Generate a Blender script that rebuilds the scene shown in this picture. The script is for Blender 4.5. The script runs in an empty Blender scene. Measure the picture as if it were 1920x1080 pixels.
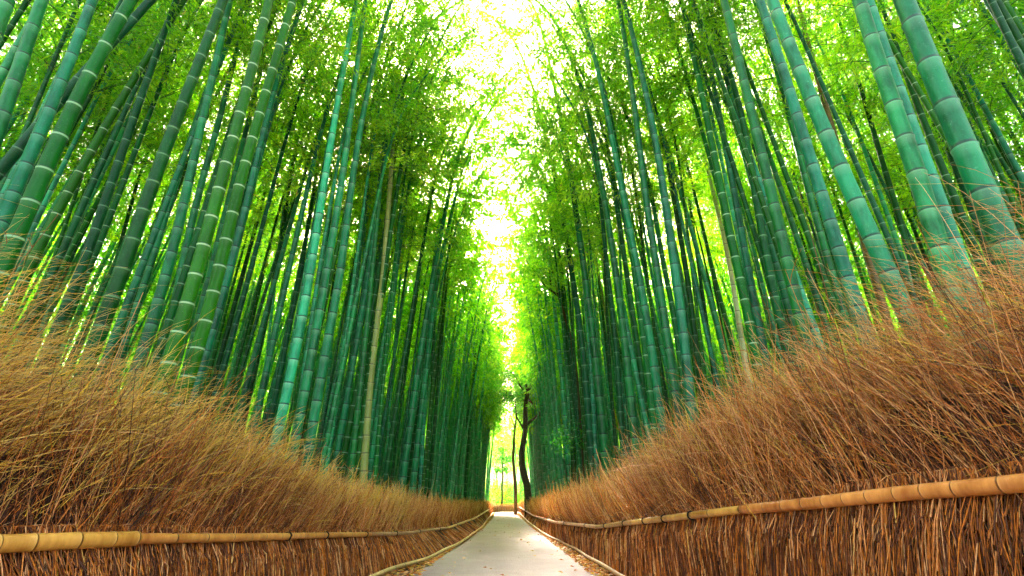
import bpy, math, random
import numpy as np
from mathutils import Vector, Matrix

R = math.radians
SC = bpy.context.scene
COL = SC.collection
rng = np.random.default_rng(11)
random.seed(11)

# ------------------------------------------------------------------ camera, sky, sun, exposure
CAM_H, PITCH, FPX = 1.0, R(23.4), 925.0            # focal length in pixels of a 1920 px wide frame
cam_d = bpy.data.cameras.new("camera")
cam_d.sensor_width = 36.0
cam_d.lens = FPX / 1920 * 36.0
cam_d.clip_start, cam_d.clip_end = 0.05, 1000
cam = bpy.data.objects.new("camera", cam_d)
COL.objects.link(cam)
cam.location = (0, 0, CAM_H)
cam.rotation_euler = (math.pi / 2 + PITCH, 0, 0)
SC.camera = cam

SUN_EL, SUN_AZ = R(38), R(-7)                      # azimuth from +Y (straight up the path), + towards +X
world = bpy.data.worlds.new("World")
SC.world = world
world.use_nodes = True
wn = world.node_tree
wn.nodes.clear()
sky = wn.nodes.new("ShaderNodeTexSky")
sky.sky_type = 'NISHITA'
sky.sun_disc = False
sky.sun_elevation = SUN_EL
sky.sun_rotation = SUN_AZ
sky.dust_density = 8.0
sky.ozone_density = 0.3
sky.air_density = 1.0
bg = wn.nodes.new("ShaderNodeBackground")
bg.inputs[1].default_value = 0.15
wo = wn.nodes.new("ShaderNodeOutputWorld")
warm = wn.nodes.new("ShaderNodeMixRGB")             # warm tint multiplied over the clear-sky model
warm.blend_type = 'MULTIPLY'
warm.inputs[0].default_value = 1.0
warm.inputs[2].default_value = (1.08, 0.97, 0.80, 1)
wn.links.new(sky.outputs[0], warm.inputs[1])
wn.links.new(warm.outputs[0], bg.inputs[0])
wn.links.new(bg.outputs[0], wo.inputs[0])

sun_d = bpy.data.lights.new("sun", 'SUN')
sun_d.energy = 5.0
sun_d.angle = R(4.0)
sun_d.color = (1.0, 0.93, 0.78)
sun = bpy.data.objects.new("sun", sun_d)
COL.objects.link(sun)
sdir = Vector((math.sin(SUN_AZ) * math.cos(SUN_EL), math.cos(SUN_AZ) * math.cos(SUN_EL), math.sin(SUN_EL)))
sun.rotation_euler = sdir.to_track_quat('Z', 'Y').to_euler()
sun.location = (0, 0, 40)

SC.view_settings.view_transform = 'Standard'
SC.view_settings.look = 'None'
SC.view_settings.exposure = 3.82
SC.view_settings.gamma = 1.0
SC.cycles.max_bounces = 12
SC.cycles.diffuse_bounces = 7
SC.cycles.transmission_bounces = 8
SC.cycles.glossy_bounces = 2
SC.cycles.transparent_max_bounces = 4
SC.cycles.use_adaptive_sampling = True
SC.cycles.adaptive_threshold = 0.02
SC.cycles.sample_clamp_indirect = 6.0

CP, SP = math.cos(PITCH), math.sin(PITCH)


def at(px, py, Y):
    """the world point that stands Y metres up the path and shows at (px, py) of the 1920x1080 photograph"""
    up, dx = 540 - py, px - 960
    fwd, vert = FPX * CP - up * SP, FPX * SP + up * CP
    return np.array([dx / fwd * Y, Y, CAM_H + vert / fwd * Y])


def proj(p):
    x, y, z = p[0], p[1], p[2] - CAM_H
    d = y * CP + z * SP
    u = -y * SP + z * CP
    return 960 + FPX * x / d, 540 - FPX * u / d, d


# ------------------------------------------------------------------ materials
def mat(name):
    m = bpy.data.materials.new(name)
    m.use_nodes = True
    nt = m.node_tree
    nt.nodes.clear()
    return m, nt, nt.nodes, nt.links


def N(nodes, t, **kw):
    n = nodes.new("ShaderNode" + t)
    for k, v in kw.items():
        setattr(n, k, v)
    return n


def ramp(nodes, stops, interp='LINEAR'):
    r = nodes.new("ShaderNodeValToRGB")
    r.color_ramp.interpolation = interp
    el = r.color_ramp.elements
    while len(el) < len(stops):
        el.new(0.5)
    for e, (p, c) in zip(el, stops):
        e.position = p
        e.color = (*c, 1) if len(c) == 3 else c
    return r


def culm_material(name, c_dark, c_pale, node_pale=(0.55, 0.72, 0.55), pale=0.8, bloom=0.3, rough=0.40, node_dark=(0.004, 0.022, 0.010), spec=0.24, lichen=0.22):
    """bamboo skin: UV.y counts internodes, so its fraction gives the ring at each joint and the waxy bloom under it"""
    m, nt, nd, lk = mat(name)
    out = N(nd, "OutputMaterial")
    b = N(nd, "BsdfPrincipled")
    uv = N(nd, "UVMap")
    sep = N(nd, "SeparateXYZ")
    lk.new(uv.outputs[0], sep.inputs[0])
    fr = N(nd, "Math", operation='FRACT')
    lk.new(sep.outputs[1], fr.inputs[0])
    fl = N(nd, "Math", operation='FLOOR')
    lk.new(sep.outputs[1], fl.inputs[0])
    geo = N(nd, "NewGeometry")
    oi = N(nd, "ObjectInfo")
    # large mottling + long scratches
    nz = N(nd, "TexNoise")
    nz.inputs['Scale'].default_value = 7.0
    nz.inputs['Detail'].default_value = 6
    nz.inputs['Roughness'].default_value = 0.62
    mp_ = N(nd, "Mapping"); mp_.inputs['Scale'].default_value = (1.6, 1.6, 0.45)
    lk.new(geo.outputs[0], mp_.inputs[0]); lk.new(mp_.outputs[0], nz.inputs['Vector'])
    wn_ = N(nd, "TexWhiteNoise", noise_dimensions='2D')
    cmb = N(nd, "CombineXYZ")
    lk.new(fl.outputs[0], cmb.inputs[0])
    lk.new(oi.outputs['Random'], cmb.inputs[1])
    lk.new(cmb.outputs[0], wn_.inputs['Vector'])
    add = N(nd, "Math", operation='ADD')
    ml = N(nd, "Math", operation='MULTIPLY')
    lk.new(wn_.outputs[0], ml.inputs[0]); ml.inputs[1].default_value = 0.22
    lk.new(nz.outputs[0], add.inputs[0]); lk.new(ml.outputs[0], add.inputs[1])
    mr = N(nd, "MapRange")
    mr.inputs['From Min'].default_value = 0.36
    mr.inputs['From Max'].default_value = 0.86
    lk.new(add.outputs[0], mr.inputs['Value'])
    base = N(nd, "MixRGB")
    base.inputs[1].default_value = (*c_dark, 1)
    base.inputs[2].default_value = (*c_pale, 1)  # lighter tone of the skin's mottling
    lk.new(mr.outputs[0], base.inputs[0])
    # waxy bloom: a pale dusty band just under each joint (fraction near 1) fading down
    bl = ramp(nd, [(0.0, (0, 0, 0)), (0.70, (0.0, 0, 0)), (0.955, (1, 1, 1)), (1.0, (1, 1, 1))])
    lk.new(fr.outputs[0], bl.inputs[0])
    blm = N(nd, "Math", operation='MULTIPLY')
    lk.new(bl.outputs[0], blm.inputs[0]); blm.inputs[1].default_value = bloom
    m1 = N(nd, "MixRGB")
    lk.new(blm.outputs[0], m1.inputs[0]); lk.new(base.outputs[0], m1.inputs[1])
    m1.inputs[2].default_value = (*node_pale, 1)
    # specks of lichen
    sp_ = N(nd, "TexNoise")
    sp_.inputs['Scale'].default_value = 34.0
    sp_.inputs['Detail'].default_value = 9; sp_.inputs['Roughness'].default_value = 0.75
    lk.new(geo.outputs[0], sp_.inputs['Vector'])
    spr = ramp(nd, [(0.0, (0, 0, 0)), (0.58, (0, 0, 0)), (0.72, (lichen,) * 3), (1, (lichen,) * 3)])
    lk.new(sp_.outputs[0], spr.inputs[0])
    m1b = N(nd, "MixRGB")
    lk.new(spr.outputs[0], m1b.inputs[0]); lk.new(m1.outputs[0], m1b.inputs[1])
    m1b.inputs[2].default_value = (*[min(1, c * 1.1 + 0.05) for c in node_pale], 1)
    # pale ring right below the joint, dark scar on it
    pr = ramp(nd, [(0.0, (1, 1, 1)), (0.012, (0, 0, 0)), (0.945, (0, 0, 0)), (0.965, (1, 1, 1)), (1.0, (1, 1, 1))])
    lk.new(fr.outputs[0], pr.inputs[0])
    prm = N(nd, "Math", operation='MULTIPLY')
    lk.new(pr.outputs[0], prm.inputs[0]); prm.inputs[1].default_value = pale
    m2 = N(nd, "MixRGB")
    lk.new(prm.outputs[0], m2.inputs[0]); lk.new(m1b.outputs[0], m2.inputs[1])
    m2.inputs[2].default_value = (*[min(1, c * 1.25) for c in node_pale], 1)
    dr = ramp(nd, [(0.0, (1, 1, 1)), (0.034, (1, 1, 1)), (0.055, (0, 0, 0)), (0.982, (0, 0, 0)), (0.99, (1, 1, 1))])
    lk.new(fr.outputs[0], dr.inputs[0])
    drm = N(nd, "Math", operation='MULTIPLY')
    lk.new(dr.outputs[0], drm.inputs[0]); drm.inputs[1].default_value = max(0.0, 1.0 - 1.15 * pale)
    m3 = N(nd, "MixRGB")
    lk.new(drm.outputs[0], m3.inputs[0]); lk.new(m2.outputs[0], m3.inputs[1])
    m3.inputs[2].default_value = (*node_dark, 1)
    # each stalk a little different
    hsv = N(nd, "HueSaturation")
    mh = N(nd, "MapRange"); mh.inputs['To Min'].default_value = 0.475; mh.inputs['To Max'].default_value = 0.52
    mv = N(nd, "MapRange"); mv.inputs['To Min'].default_value = 0.72; mv.inputs['To Max'].default_value = 1.25
    lk.new(oi.outputs['Random'], mh.inputs['Value']); lk.new(mh.outputs[0], hsv.inputs['Hue'])
    fm = N(nd, "Math", operation='FRACT'); f2 = N(nd, "Math", operation='MULTIPLY')
    lk.new(oi.outputs['Random'], f2.inputs[0]); f2.inputs[1].default_value = 7.31
    lk.new(f2.outputs[0], fm.inputs[0]); lk.new(fm.outputs[0], mv.inputs['Value'])
    lk.new(mv.outputs[0], hsv.inputs['Value'])
    lk.new(m3.outputs[0], hsv.inputs['Color'])
    lk.new(hsv.outputs[0], b.inputs['Base Color'])
    b.inputs['Roughness'].default_value = rough
    b.inputs['Specular IOR Level'].default_value = spec
    bp = N(nd, "Bump"); bp.inputs['Strength'].default_value = 0.12; bp.inputs['Distance'].default_value = 0.01
    lk.new(nz.outputs[0], bp.inputs['Height']); lk.new(bp.outputs[0], b.inputs['Normal'])
    lk.new(b.outputs[0], out.inputs[0])
    return m


M = {}
M['teal'] = culm_material("blue_green_culm", (0.001, 0.052, 0.014), (0.003, 0.205, 0.060), (0.22, 0.55, 0.32), pale=0.10, bloom=0.18)
M['frost'] = culm_material("powdery_culm", (0.002, 0.09, 0.032), (0.016, 0.36, 0.150), (0.32, 0.68, 0.42), pale=0.12, bloom=0.24)
M['green'] = culm_material("deep_green_culm", (0.001, 0.060, 0.003), (0.003, 0.125, 0.007), (0.35, 0.62, 0.34), pale=0.48, bloom=0.05, spec=0.14, lichen=0.12)
M['dark'] = culm_material("dark_green_culm", (0.001, 0.035, 0.006), (0.002, 0.09, 0.02), (0.16, 0.36, 0.18), pale=0.45, bloom=0.10, spec=0.15)
M['tan'] = culm_material("tan_culm", (0.10, 0.15, 0.03), (0.21, 0.27, 0.065), (0.34, 0.38, 0.16), pale=0.2, bloom=0.2, node_dark=(0.05, 0.05, 0.02))
M['cream'] = culm_material("cream_culm", (0.26, 0.34, 0.16), (0.50, 0.56, 0.34), (0.6, 0.65, 0.45), pale=0.2, bloom=0.2, node_dark=(0.06, 0.07, 0.03))
M['brown'] = culm_material("brown_culm", (0.05, 0.040, 0.008), (0.16, 0.10, 0.02), (0.25, 0.2, 0.1), pale=0.3, bloom=0.1)
M['rail'] = culm_material("rail_bamboo", (0.33, 0.10, 0.014), (0.80, 0.36, 0.08), (0.72, 0.42, 0.14), pale=0.15, bloom=0.12, rough=0.38, node_dark=(0.06, 0.018, 0.004))
M['rail_pale'] = culm_material("weathered_rail_bamboo", (0.42, 0.22, 0.075), (0.68, 0.42, 0.18), (0.6, 0.45, 0.26), pale=0.2, bloom=0.2, rough=0.6, node_dark=(0.06, 0.03, 0.012))


def leaf_material(name, stops, trans, vrange=(0.7, 1.1)):
    """each leaf takes its own tint from the vertex attribute «tint»; thin leaves let light through"""
    m, nt, nd, lk = mat(name)
    out = N(nd, "OutputMaterial")
    at_ = N(nd, "Attribute"); at_.attribute_name = "tint"
    rp = ramp(nd, stops)
    lk.new(at_.outputs['Fac'], rp.inputs[0])
    oi = N(nd, "ObjectInfo")
    hsv = N(nd, "HueSaturation")
    mv = N(nd, "MapRange"); mv.inputs['To Min'].default_value = vrange[0]; mv.inputs['To Max'].default_value = vrange[1]
    mh = N(nd, "MapRange"); mh.inputs['To Min'].default_value = 0.515; mh.inputs['To Max'].default_value = 0.48
    lk.new(oi.outputs['Random'], mv.inputs['Value']); lk.new(mv.outputs[0], hsv.inputs['Value'])
    lk.new(oi.outputs['Random'], mh.inputs['Value']); lk.new(mh.outputs[0], hsv.inputs['Hue'])
    lk.new(rp.outputs[0], hsv.inputs['Color'])
    d = N(nd, "BsdfDiffuse"); t = N(nd, "BsdfTranslucent"); g = N(nd, "BsdfGlossy")
    g.inputs['Roughness'].default_value = 0.45
    lk.new(hsv.outputs[0], d.inputs[0])
    tc = N(nd, "MixRGB", blend_type='MULTIPLY'); tc.inputs[0].default_value = 1
    lk.new(hsv.outputs[0], tc.inputs[1]); tc.inputs[2].default_value = (*trans, 1)
    lk.new(tc.outputs[0], t.inputs[0])
    mx = N(nd, "MixShader"); mx.inputs[0].default_value = 0.62
    lk.new(d.outputs[0], mx.inputs[1]); lk.new(t.outputs[0], mx.inputs[2])
    m2 = N(nd, "MixShader"); m2.inputs[0].default_value = 0.04
    lk.new(mx.outputs[0], m2.inputs[1]); lk.new(g.outputs[0], m2.inputs[2])
    lk.new(m2.outputs[0], out.inputs[0])
    return m


M['leaf'] = leaf_material("bamboo_leaf", [(0.0, (0.04, 0.27, 0.002)), (0.4, (0.20, 0.58, 0.003)), (0.75, (0.38, 0.72, 0.005)), (0.95, (0.56, 0.70, 0.01)), (1.0, (0.42, 0.40, 0.05))], (1.45, 1.25, 0.9))
M['leaf_tree'] = leaf_material("tree_leaf", [(0.0, (0.012, 0.10, 0.010)), (0.6, (0.04, 0.26, 0.015)), (1.0, (0.14, 0.42, 0.02))], (1.5, 1.5, 0.7))


def simple(name, c, rough=0.8, noise=None, bump=0.0, scale=8.0, coord='Object'):
    m, nt, nd, lk = mat(name)
    out = N(nd, "OutputMaterial"); b = N(nd, "BsdfPrincipled")
    b.inputs['Roughness'].default_value = rough
    b.inputs['Specular IOR Level'].default_value = 0.25
    if noise:
        geo = N(nd, "NewGeometry")
        nz = N(nd, "TexNoise"); nz.inputs['Scale'].default_value = scale; nz.inputs['Detail'].default_value = 8
        nz.inputs['Roughness'].default_value = 0.65
        lk.new(geo.outputs[0], nz.inputs['Vector'])
        rp = ramp(nd, [(0.3, c), (0.7, noise)])
        lk.new(nz.outputs[0], rp.inputs[0]); lk.new(rp.outputs[0], b.inputs['Base Color'])
        if bump:
            bp = N(nd, "Bump"); bp.inputs['Strength'].default_value = bump; bp.inputs['Distance'].default_value = 0.03
            lk.new(nz.outputs[0], bp.inputs['Height']); lk.new(bp.outputs[0], b.inputs['Normal'])
    else:
        b.inputs['Base Color'].default_value = (*c, 1)
    lk.new(b.outputs[0], out.inputs[0])
    return m


M['bark'] = simple("dark_bark", (0.018, 0.012, 0.006), 0.9, (0.09, 0.055, 0.02), 0.8, 14)
M['bark_brown'] = simple("brown_bark", (0.10, 0.055, 0.016), 0.9, (0.26, 0.16, 0.04), 0.8, 14)
M['twig'] = simple("green_twig", (0.03, 0.10, 0.015), 0.7)
M['soil'] = simple("leaf_litter_soil", (0.05, 0.025, 0.010), 0.95, (0.16, 0.085, 0.03), 0.6, 5)
M['backing'] = simple("shaded_brushwood", (0.012, 0.006, 0.003), 0.95, (0.055, 0.025, 0.010), 1.0, 30)  # near-black brown: shade between the stems is put into the core's colour
M['cord'] = simple("dark_cord", (0.012, 0.009, 0.006), 0.8)


def path_material():
    m, nt, nd, lk = mat("worn_path")
    out = N(nd, "OutputMaterial"); b = N(nd, "BsdfPrincipled")
    geo = N(nd, "NewGeometry")
    n1 = N(nd, "TexNoise"); n1.inputs['Scale'].default_value = 0.9; n1.inputs['Detail'].default_value = 5
    n2 = N(nd, "TexNoise"); n2.inputs['Scale'].default_value = 55; n2.inputs['Detail'].default_value = 4
    for n in (n1, n2):
        lk.new(geo.outputs[0], n.inputs['Vector'])
    r1 = ramp(nd, [(0.35, (0.38, 0.29, 0.30)), (0.65, (0.45, 0.345, 0.355))])
    r2 = ramp(nd, [(0.32, (0.62, 0.58, 0.56)), (0.6, (1.05, 1.03, 1.0))])
    lk.new(n1.outputs[0], r1.inputs[0]); lk.new(n2.outputs[0], r2.inputs[0])
    mx = N(nd, "MixRGB", blend_type='MULTIPLY'); mx.inputs[0].default_value = 1
    lk.new(r1.outputs[0], mx.inputs[1]); lk.new(r2.outputs[0], mx.inputs[2])
    vo = N(nd, "TexVoronoi", feature='DISTANCE_TO_EDGE'); vo.inputs['Scale'].default_value = 0.55
    nw = N(nd, "TexNoise"); nw.inputs['Scale'].default_value = 3.0; nw.inputs['Detail'].default_value = 6
    lk.new(geo.outputs[0], nw.inputs['Vector'])
    wv = N(nd, "MixRGB", blend_type='ADD'); wv.inputs[0].default_value = 0.45
    lk.new(geo.outputs[0], wv.inputs[1]); lk.new(nw.outputs['Color'], wv.inputs[2]); lk.new(wv.outputs[0], vo.inputs['Vector'])
    cr = ramp(nd, [(0.0, (0.80, 0.77, 0.74)), (0.005, (1, 1, 1)), (1, (1, 1, 1))])
    lk.new(vo.outputs['Distance'], cr.inputs[0])
    st = ramp(nd, [(0.30, (0.90, 0.87, 0.84)), (0.60, (1, 1, 1))])
    lk.new(nw.outputs[0], st.inputs[0])
    m5 = N(nd, "MixRGB", blend_type='MULTIPLY'); m5.inputs[0].default_value = 1
    m6 = N(nd, "MixRGB", blend_type='MULTIPLY'); m6.inputs[0].default_value = 1
    lk.new(mx.outputs[0], m5.inputs[1]); lk.new(cr.outputs[0], m5.inputs[2])
    lk.new(m5.outputs[0], m6.inputs[1]); lk.new(st.outputs[0], m6.inputs[2])
    lk.new(m6.outputs[0], b.inputs['Base Color'])
    b.inputs['Roughness'].default_value = 0.85
    bp = N(nd, "Bump"); bp.inputs['Strength'].default_value = 0.5; bp.inputs['Distance'].default_value = 0.006
    lk.new(n2.outputs[0], bp.inputs['Height']); lk.new(bp.outputs[0], b.inputs['Normal'])
    lk.new(b.outputs[0], out.inputs[0])
    return m


M['path'] = path_material()


def straw_material(name):
    m, nt, nd, lk = mat(name)
    out = N(nd, "OutputMaterial")
    a = N(nd, "Attribute"); a.attribute_name = "tint"
    rp = ramp(nd, [(0.0, (0.020, 0.006, 0.0015)), (0.25, (0.19, 0.047, 0.004)), (0.5, (0.66, 0.19, 0.008)),
                   (0.74, (0.78, 0.42, 0.17)), (0.88, (0.80, 0.48, 0.015)), (1.0, (0.62, 0.46, 0.24))])
    lk.new(a.outputs['Fac'], rp.inputs[0])
    geo = N(nd, "NewGeometry")
    nz = N(nd, "TexNoise"); nz.inputs['Scale'].default_value = 40
    lk.new(geo.outputs[0], nz.inputs['Vector'])
    r2 = ramp(nd, [(0.3, (0.6, 0.55, 0.5)), (0.65, (1.1, 1.1, 1.1))])
    lk.new(nz.outputs[0], r2.inputs[0])
    mx = N(nd, "MixRGB", blend_type='MULTIPLY'); mx.inputs[0].default_value = 1
    lk.new(rp.outputs[0], mx.inputs[1]); lk.new(r2.outputs[0], mx.inputs[2])
    b = N(nd, "BsdfPrincipled"); b.inputs['Roughness'].default_value = 0.55
    b.inputs['Specular IOR Level'].default_value = 0.4
    lk.new(mx.outputs[0], b.inputs['Base Color'])
    t = N(nd, "BsdfTranslucent"); lk.new(mx.outputs[0], t.inputs[0])
    ms = N(nd, "MixShader"); ms.inputs[0].default_value = 0.18
    lk.new(b.outputs[0], ms.inputs[1]); lk.new(t.outputs[0], ms.inputs[2])
    lk.new(ms.outputs[0], out.inputs[0])
    return m


M['straw'] = straw_material("dry_brush")


# ------------------------------------------------------------------ mesh helpers
def mesh_from(name, V, F, material, tint=None, uv=None, smooth=False, mats=None, mat_idx=None):
    """V (n,3); F (m,k) with one k; tint per vertex; uv per vertex"""
    V = np.asarray(V, dtype=np.float32); F = np.asarray(F, dtype=np.int32)
    me = bpy.data.meshes.new(name)
    k = F.shape[1]
    me.vertices.add(len(V)); me.vertices.foreach_set("co", V.ravel())
    me.loops.add(F.size); me.loops.foreach_set("vertex_index", F.ravel())
    me.polygons.add(len(F))
    me.polygons.foreach_set("loop_start", np.arange(0, F.size, k, dtype=np.int32))
    if smooth:
        me.polygons.foreach_set("use_smooth", np.ones(len(F), dtype=bool))
    for mm in (mats or [material]):
        me.materials.append(mm)
    if mat_idx is not None:
        me.polygons.foreach_set("material_index", np.asarray(mat_idx, dtype=np.int32))
    if tint is not None:
        a = me.attributes.new("tint", 'FLOAT', 'POINT')
        a.data.foreach_set("value", np.asarray(tint, dtype=np.float32))
    if uv is not None:
        l = me.uv_layers.new(name="UVMap")
        l.data.foreach_set("uv", np.asarray(uv, dtype=np.float32)[F.ravel()].ravel())
    me.update(calc_edges=True)
    return me


def obj(name, me, parent=None):
    o = bpy.data.objects.new(name, me)
    COL.objects.link(o)
    o.parent = parent
    return o


def thing(name, label, cat, loc=(0, 0, 0), group=None):
    o = bpy.data.objects.new(name, None)
    COL.objects.link(o)
    o.empty_display_size = 0.1
    o.location = loc
    tag(o, label, cat, group)
    return o


def tag(o, label, cat, group=None, kind=None):
    if label: o["label"] = label
    if cat: o["category"] = cat
    if group: o["group"] = group
    if kind: o["kind"] = kind
    return o


def frames(P):
    """tangent and two normals along a polyline"""
    P = np.asarray(P, float)
    T = np.gradient(P, axis=0)
    T /= np.linalg.norm(T, axis=1)[:, None] + 1e-9
    ref = np.array([0, 1, 0.0]) if abs(T[0][1]) < 0.9 else np.array([0, 0, 1.0])
    A = np.cross(T, ref); A /= np.linalg.norm(A, axis=1)[:, None] + 1e-9
    B = np.cross(T, A)
    return T, A, B


def tube(P, rad, sides=8, v=None, cap=True):
    """one tube along P with radius per point -> V, F, UV"""
    P = np.asarray(P, float); n = len(P)
    T, A, B = frames(P)
    ang = np.linspace(0, 2 * math.pi, sides, endpoint=False)
    rad = np.asarray(rad, float)
    V = P[:, None, :] + rad[:, None, None] * (np.cos(ang)[None, :, None] * A[:, None, :] + np.sin(ang)[None, :, None] * B[:, None, :])
    V = V.reshape(-1, 3)
    if v is None: v = np.zeros(n)
    UV = np.stack([np.tile(ang / 6.2832, n), np.repeat(v, sides)], 1)
    i = np.arange(n - 1)[:, None] * sides; j = np.arange(sides)[None, :]; j2 = (j + 1) % sides
    F = np.stack([i + j, i + j2, i + sides + j2, i + sides + j], -1).reshape(-1, 4)
    if cap:
        c = len(V)
        V = np.vstack([V, P[:1], P[-1:]]); UV = np.vstack([UV, [[0.5, v[0]], [0.5, v[-1]]]])
        k = np.arange(0, sides, 2); k1 = (k + 1) % sides; k2 = (k + 2) % sides
        if sides % 2 == 0:
            F = np.vstack([F, np.stack([np.full_like(k, c), k2, k1, k], 1),
                           np.stack([np.full_like(k, c + 1), k + (n - 1) * sides, k1 + (n - 1) * sides, k2 + (n - 1) * sides], 1)])
    return V, F, UV


class Bag:
    """collects pieces that end up as one mesh"""
    def __init__(self):
        self.V, self.F, self.U, self.T, self.n = [], [], [], [], 0

    def add(self, V, F, U=None, t=None):
        self.V.append(V); self.F.append(F + self.n); self.n += len(V)
        self.U.append(U if U is not None else np.zeros((len(V), 2)))
        self.T.append(np.full(len(V), 0.5) if t is None else np.broadcast_to(t, (len(V),)))

    def mesh(self, name, material, smooth=True):
        return mesh_from(name, np.vstack(self.V), np.vstack(self.F), material, tint=np.concatenate(self.T), uv=np.vstack(self.U), smooth=smooth)


def resample(P, s_new):
    P = np.asarray(P, float)
    d = np.concatenate([[0], np.cumsum(np.linalg.norm(np.diff(P, axis=0), axis=1))])
    s_new = np.clip(s_new, 0, d[-1])
    return np.stack([np.interp(s_new, d, P[:, i]) for i in range(3)], 1), d[-1]


def smooth_poly(P, it=3):
    P = np.asarray(P, float)
    s = np.linspace(0, 1e9, 2)
    _, L = resample(P, np.array([0.0]))
    Q, _ = resample(P, np.linspace(0, L, 40))
    for _ in range(it * 4):
        Q[1:-1] = 0.25 * Q[:-2] + 0.5 * Q[1:-1] + 0.25 * Q[2:]
    return Q


def culm_geom(P, diam, sides, internode=None, relief=1.0, r_end=0.22, L_full=None):
    """a jointed bamboo stalk along P: internodes lengthen upwards, each joint has a scar ridge and a groove"""
    _, L = resample(P, np.array([0.0]))
    base_i = internode or (1.75 * diam + 0.02)
    s, nodes = 0.0, [0.0]
    while s < L:
        f = s / L
        s += base_i * (0.85 + 0.75 * min(1, f * 2.2)) * random.uniform(0.94, 1.06)
        nodes.append(s)
    ss, rr, vv = [], [], []
    r0 = diam / 2
    def rad(s_):
        f = min(1, s_ / (L_full or L))
        return r0 * (1 - (1 - r_end) * f ** 1.35)
    for k, a in enumerate(nodes[:-1]):
        b = nodes[k + 1]; w = b - a
        e = min(0.012, w * 0.08) * (diam / 0.12)
        for ds, m_, v in ((0.0, 1.0 + 0.085 * relief, k + 0.001), (e * 0.6, 1.0 - 0.02 * relief, k + 0.03), (e * 2.4, 1.0, k + 0.07),
                          (w * 0.5, 0.992, k + 0.5), (w - e * 2.0, 1.0, k + 0.93), (w - e * 0.6, 1.0 + 0.055 * relief, k + 0.975)):
            ss.append(a + ds); rr.append(rad(a + ds) * m_); vv.append(v)
    ss = np.array(ss); ok = ss <= L
    ss, rr, vv = ss[ok], np.array(rr)[ok], np.array(vv)[ok]
    Q, _ = resample(P, ss)
    return tube(Q, rr, sides, vv)


# ------------------------------------------------------------------ leaves
def unit(a):
    return a / (np.linalg.norm(a, axis=-1, keepdims=True) + 1e-9)


def leaf_quads(base, direc, length, width, r):
    """kite shaped leaves: base (n,3), direc (n,3)"""
    n = len(base)
    d = unit(direc)
    side = unit(np.cross(d, unit(r.normal(size=(n, 3)))))
    nrm = np.cross(d, side)
    L = (length * r.uniform(0.7, 1.25, n))[:, None]; W = (width * r.uniform(0.75, 1.25, n))[:, None] * 0.5
    p0 = base; p1 = base + d * L * 0.38 + side * W + nrm * W * 0.3
    p2 = base + d * L - np.array([0, 0, 1]) * L * 0.12; p3 = base + d * L * 0.38 - side * W + nrm * W * 0.3
    V = np.stack([p0, p1, p2, p3], 1).reshape(-1, 3)
    F = np.arange(4 * n).reshape(-1, 4)
    return V, F


def crown_mesh(name, seed, length=8.5, n_twig=9, n_leaf=10, leaf=0.155, wid=0.026, spread=1.75, sides=4, n_branch=2, node=0.30):
    """the leafy upper part of a bamboo in local coordinates: starts at the origin and rises along +Z"""
    r = np.random.default_rng(seed)
    bag = Bag(); LV, LF, LT = [], [], []
    z = 0.15; k = 0
    cent, cdir, ctint = [], [], []
    while z < length:
        f = z / length
        for b in range(n_branch):
            if r.random() < 0.12: continue
            az = (k % 2) * math.pi + r.normal() * 0.9 + b * 1.9
            Lb = spread * (0.55 + 0.75 * math.sin(math.pi * min(1, f * 0.8 + 0.18))) * (1.05 - 0.5 * f) * r.uniform(0.65, 1.2)
            el = R(r.uniform(18, 52))
            d0 = np.array([math.cos(az) * math.cos(el), math.sin(az) * math.cos(el), math.sin(el)])
            t = np.linspace(0, 1, 5)[:, None]
            P = np.array([0, 0, z]) + d0 * t * Lb + np.array([0, 0, -0.35 * Lb]) * t ** 2
            if sides:
                V, F, U = tube(P, np.linspace(0.007, 0.002, 5), 3, cap=False)
                bag.add(V, F)
            nt_ = max(3, int(n_twig * Lb / spread + 0.5))
            tint_b = r.uniform(0, 1)
            for q in range(nt_):
                u = r.uniform(0.22, 1.0)
                c = np.array([0, 0, z]) + d0 * u * Lb + np.array([0, 0, -0.35 * Lb]) * u ** 2
                cent.append(c + r.normal(size=3) * 0.07)
                dd = d0 + r.normal(size=3) * 0.7; dd[2] -= 0.15
                cdir.append(dd / np.linalg.norm(dd)); ctint.append(tint_b)
        z += node; k += 1
    cent = np.array(cent); cdir = np.array(cdir); ctint = np.array(ctint)
    n = len(cent)
    # each twig is a short spray of leaves
    idx = np.repeat(np.arange(n), n_leaf)
    u = r.uniform(0, 1, len(idx))[:, None]
    base = cent[idx] + cdir[idx] * u * 0.30 + r.normal(size=(len(idx), 3)) * 0.05
    dr = cdir[idx] * 0.8 + r.normal(size=(len(idx), 3)) * 0.45 + np.array([0, 0, -0.45])
    V, F = leaf_quads(base, dr, leaf, wid, r)
    tint = np.clip(0.15 + 0.5 * ctint[idx] + r.normal(size=len(idx)) * 0.16, 0, 0.93)
    tint[r.random(len(idx)) < 0.012] = 1.0
    tint = np.repeat(tint, 4)
    mi = np.zeros(len(F), int)
    if sides:
        VB, FB = np.vstack(bag.V), np.vstack(bag.F)
        F = np.vstack([F, FB + len(V)]); tint = np.concatenate([tint, np.full(len(VB), 0.3)])
        mi = np.concatenate([mi, np.ones(len(FB), int)])
        V = np.vstack([V, VB])
    return mesh_from(name, V, F, None, tint=tint, mats=[M['leaf'], M['twig']], mat_idx=mi)


CROWN_L = 8.5
CROWNS = [crown_mesh("foliage", 100 + i) for i in range(6)]


# ------------------------------------------------------------------ fence lines (x, z along the path)
def line(pts):
    a = np.array(pts, float)
    return lambda y: np.interp(y, a[:, 0], a[:, 1])


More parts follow.
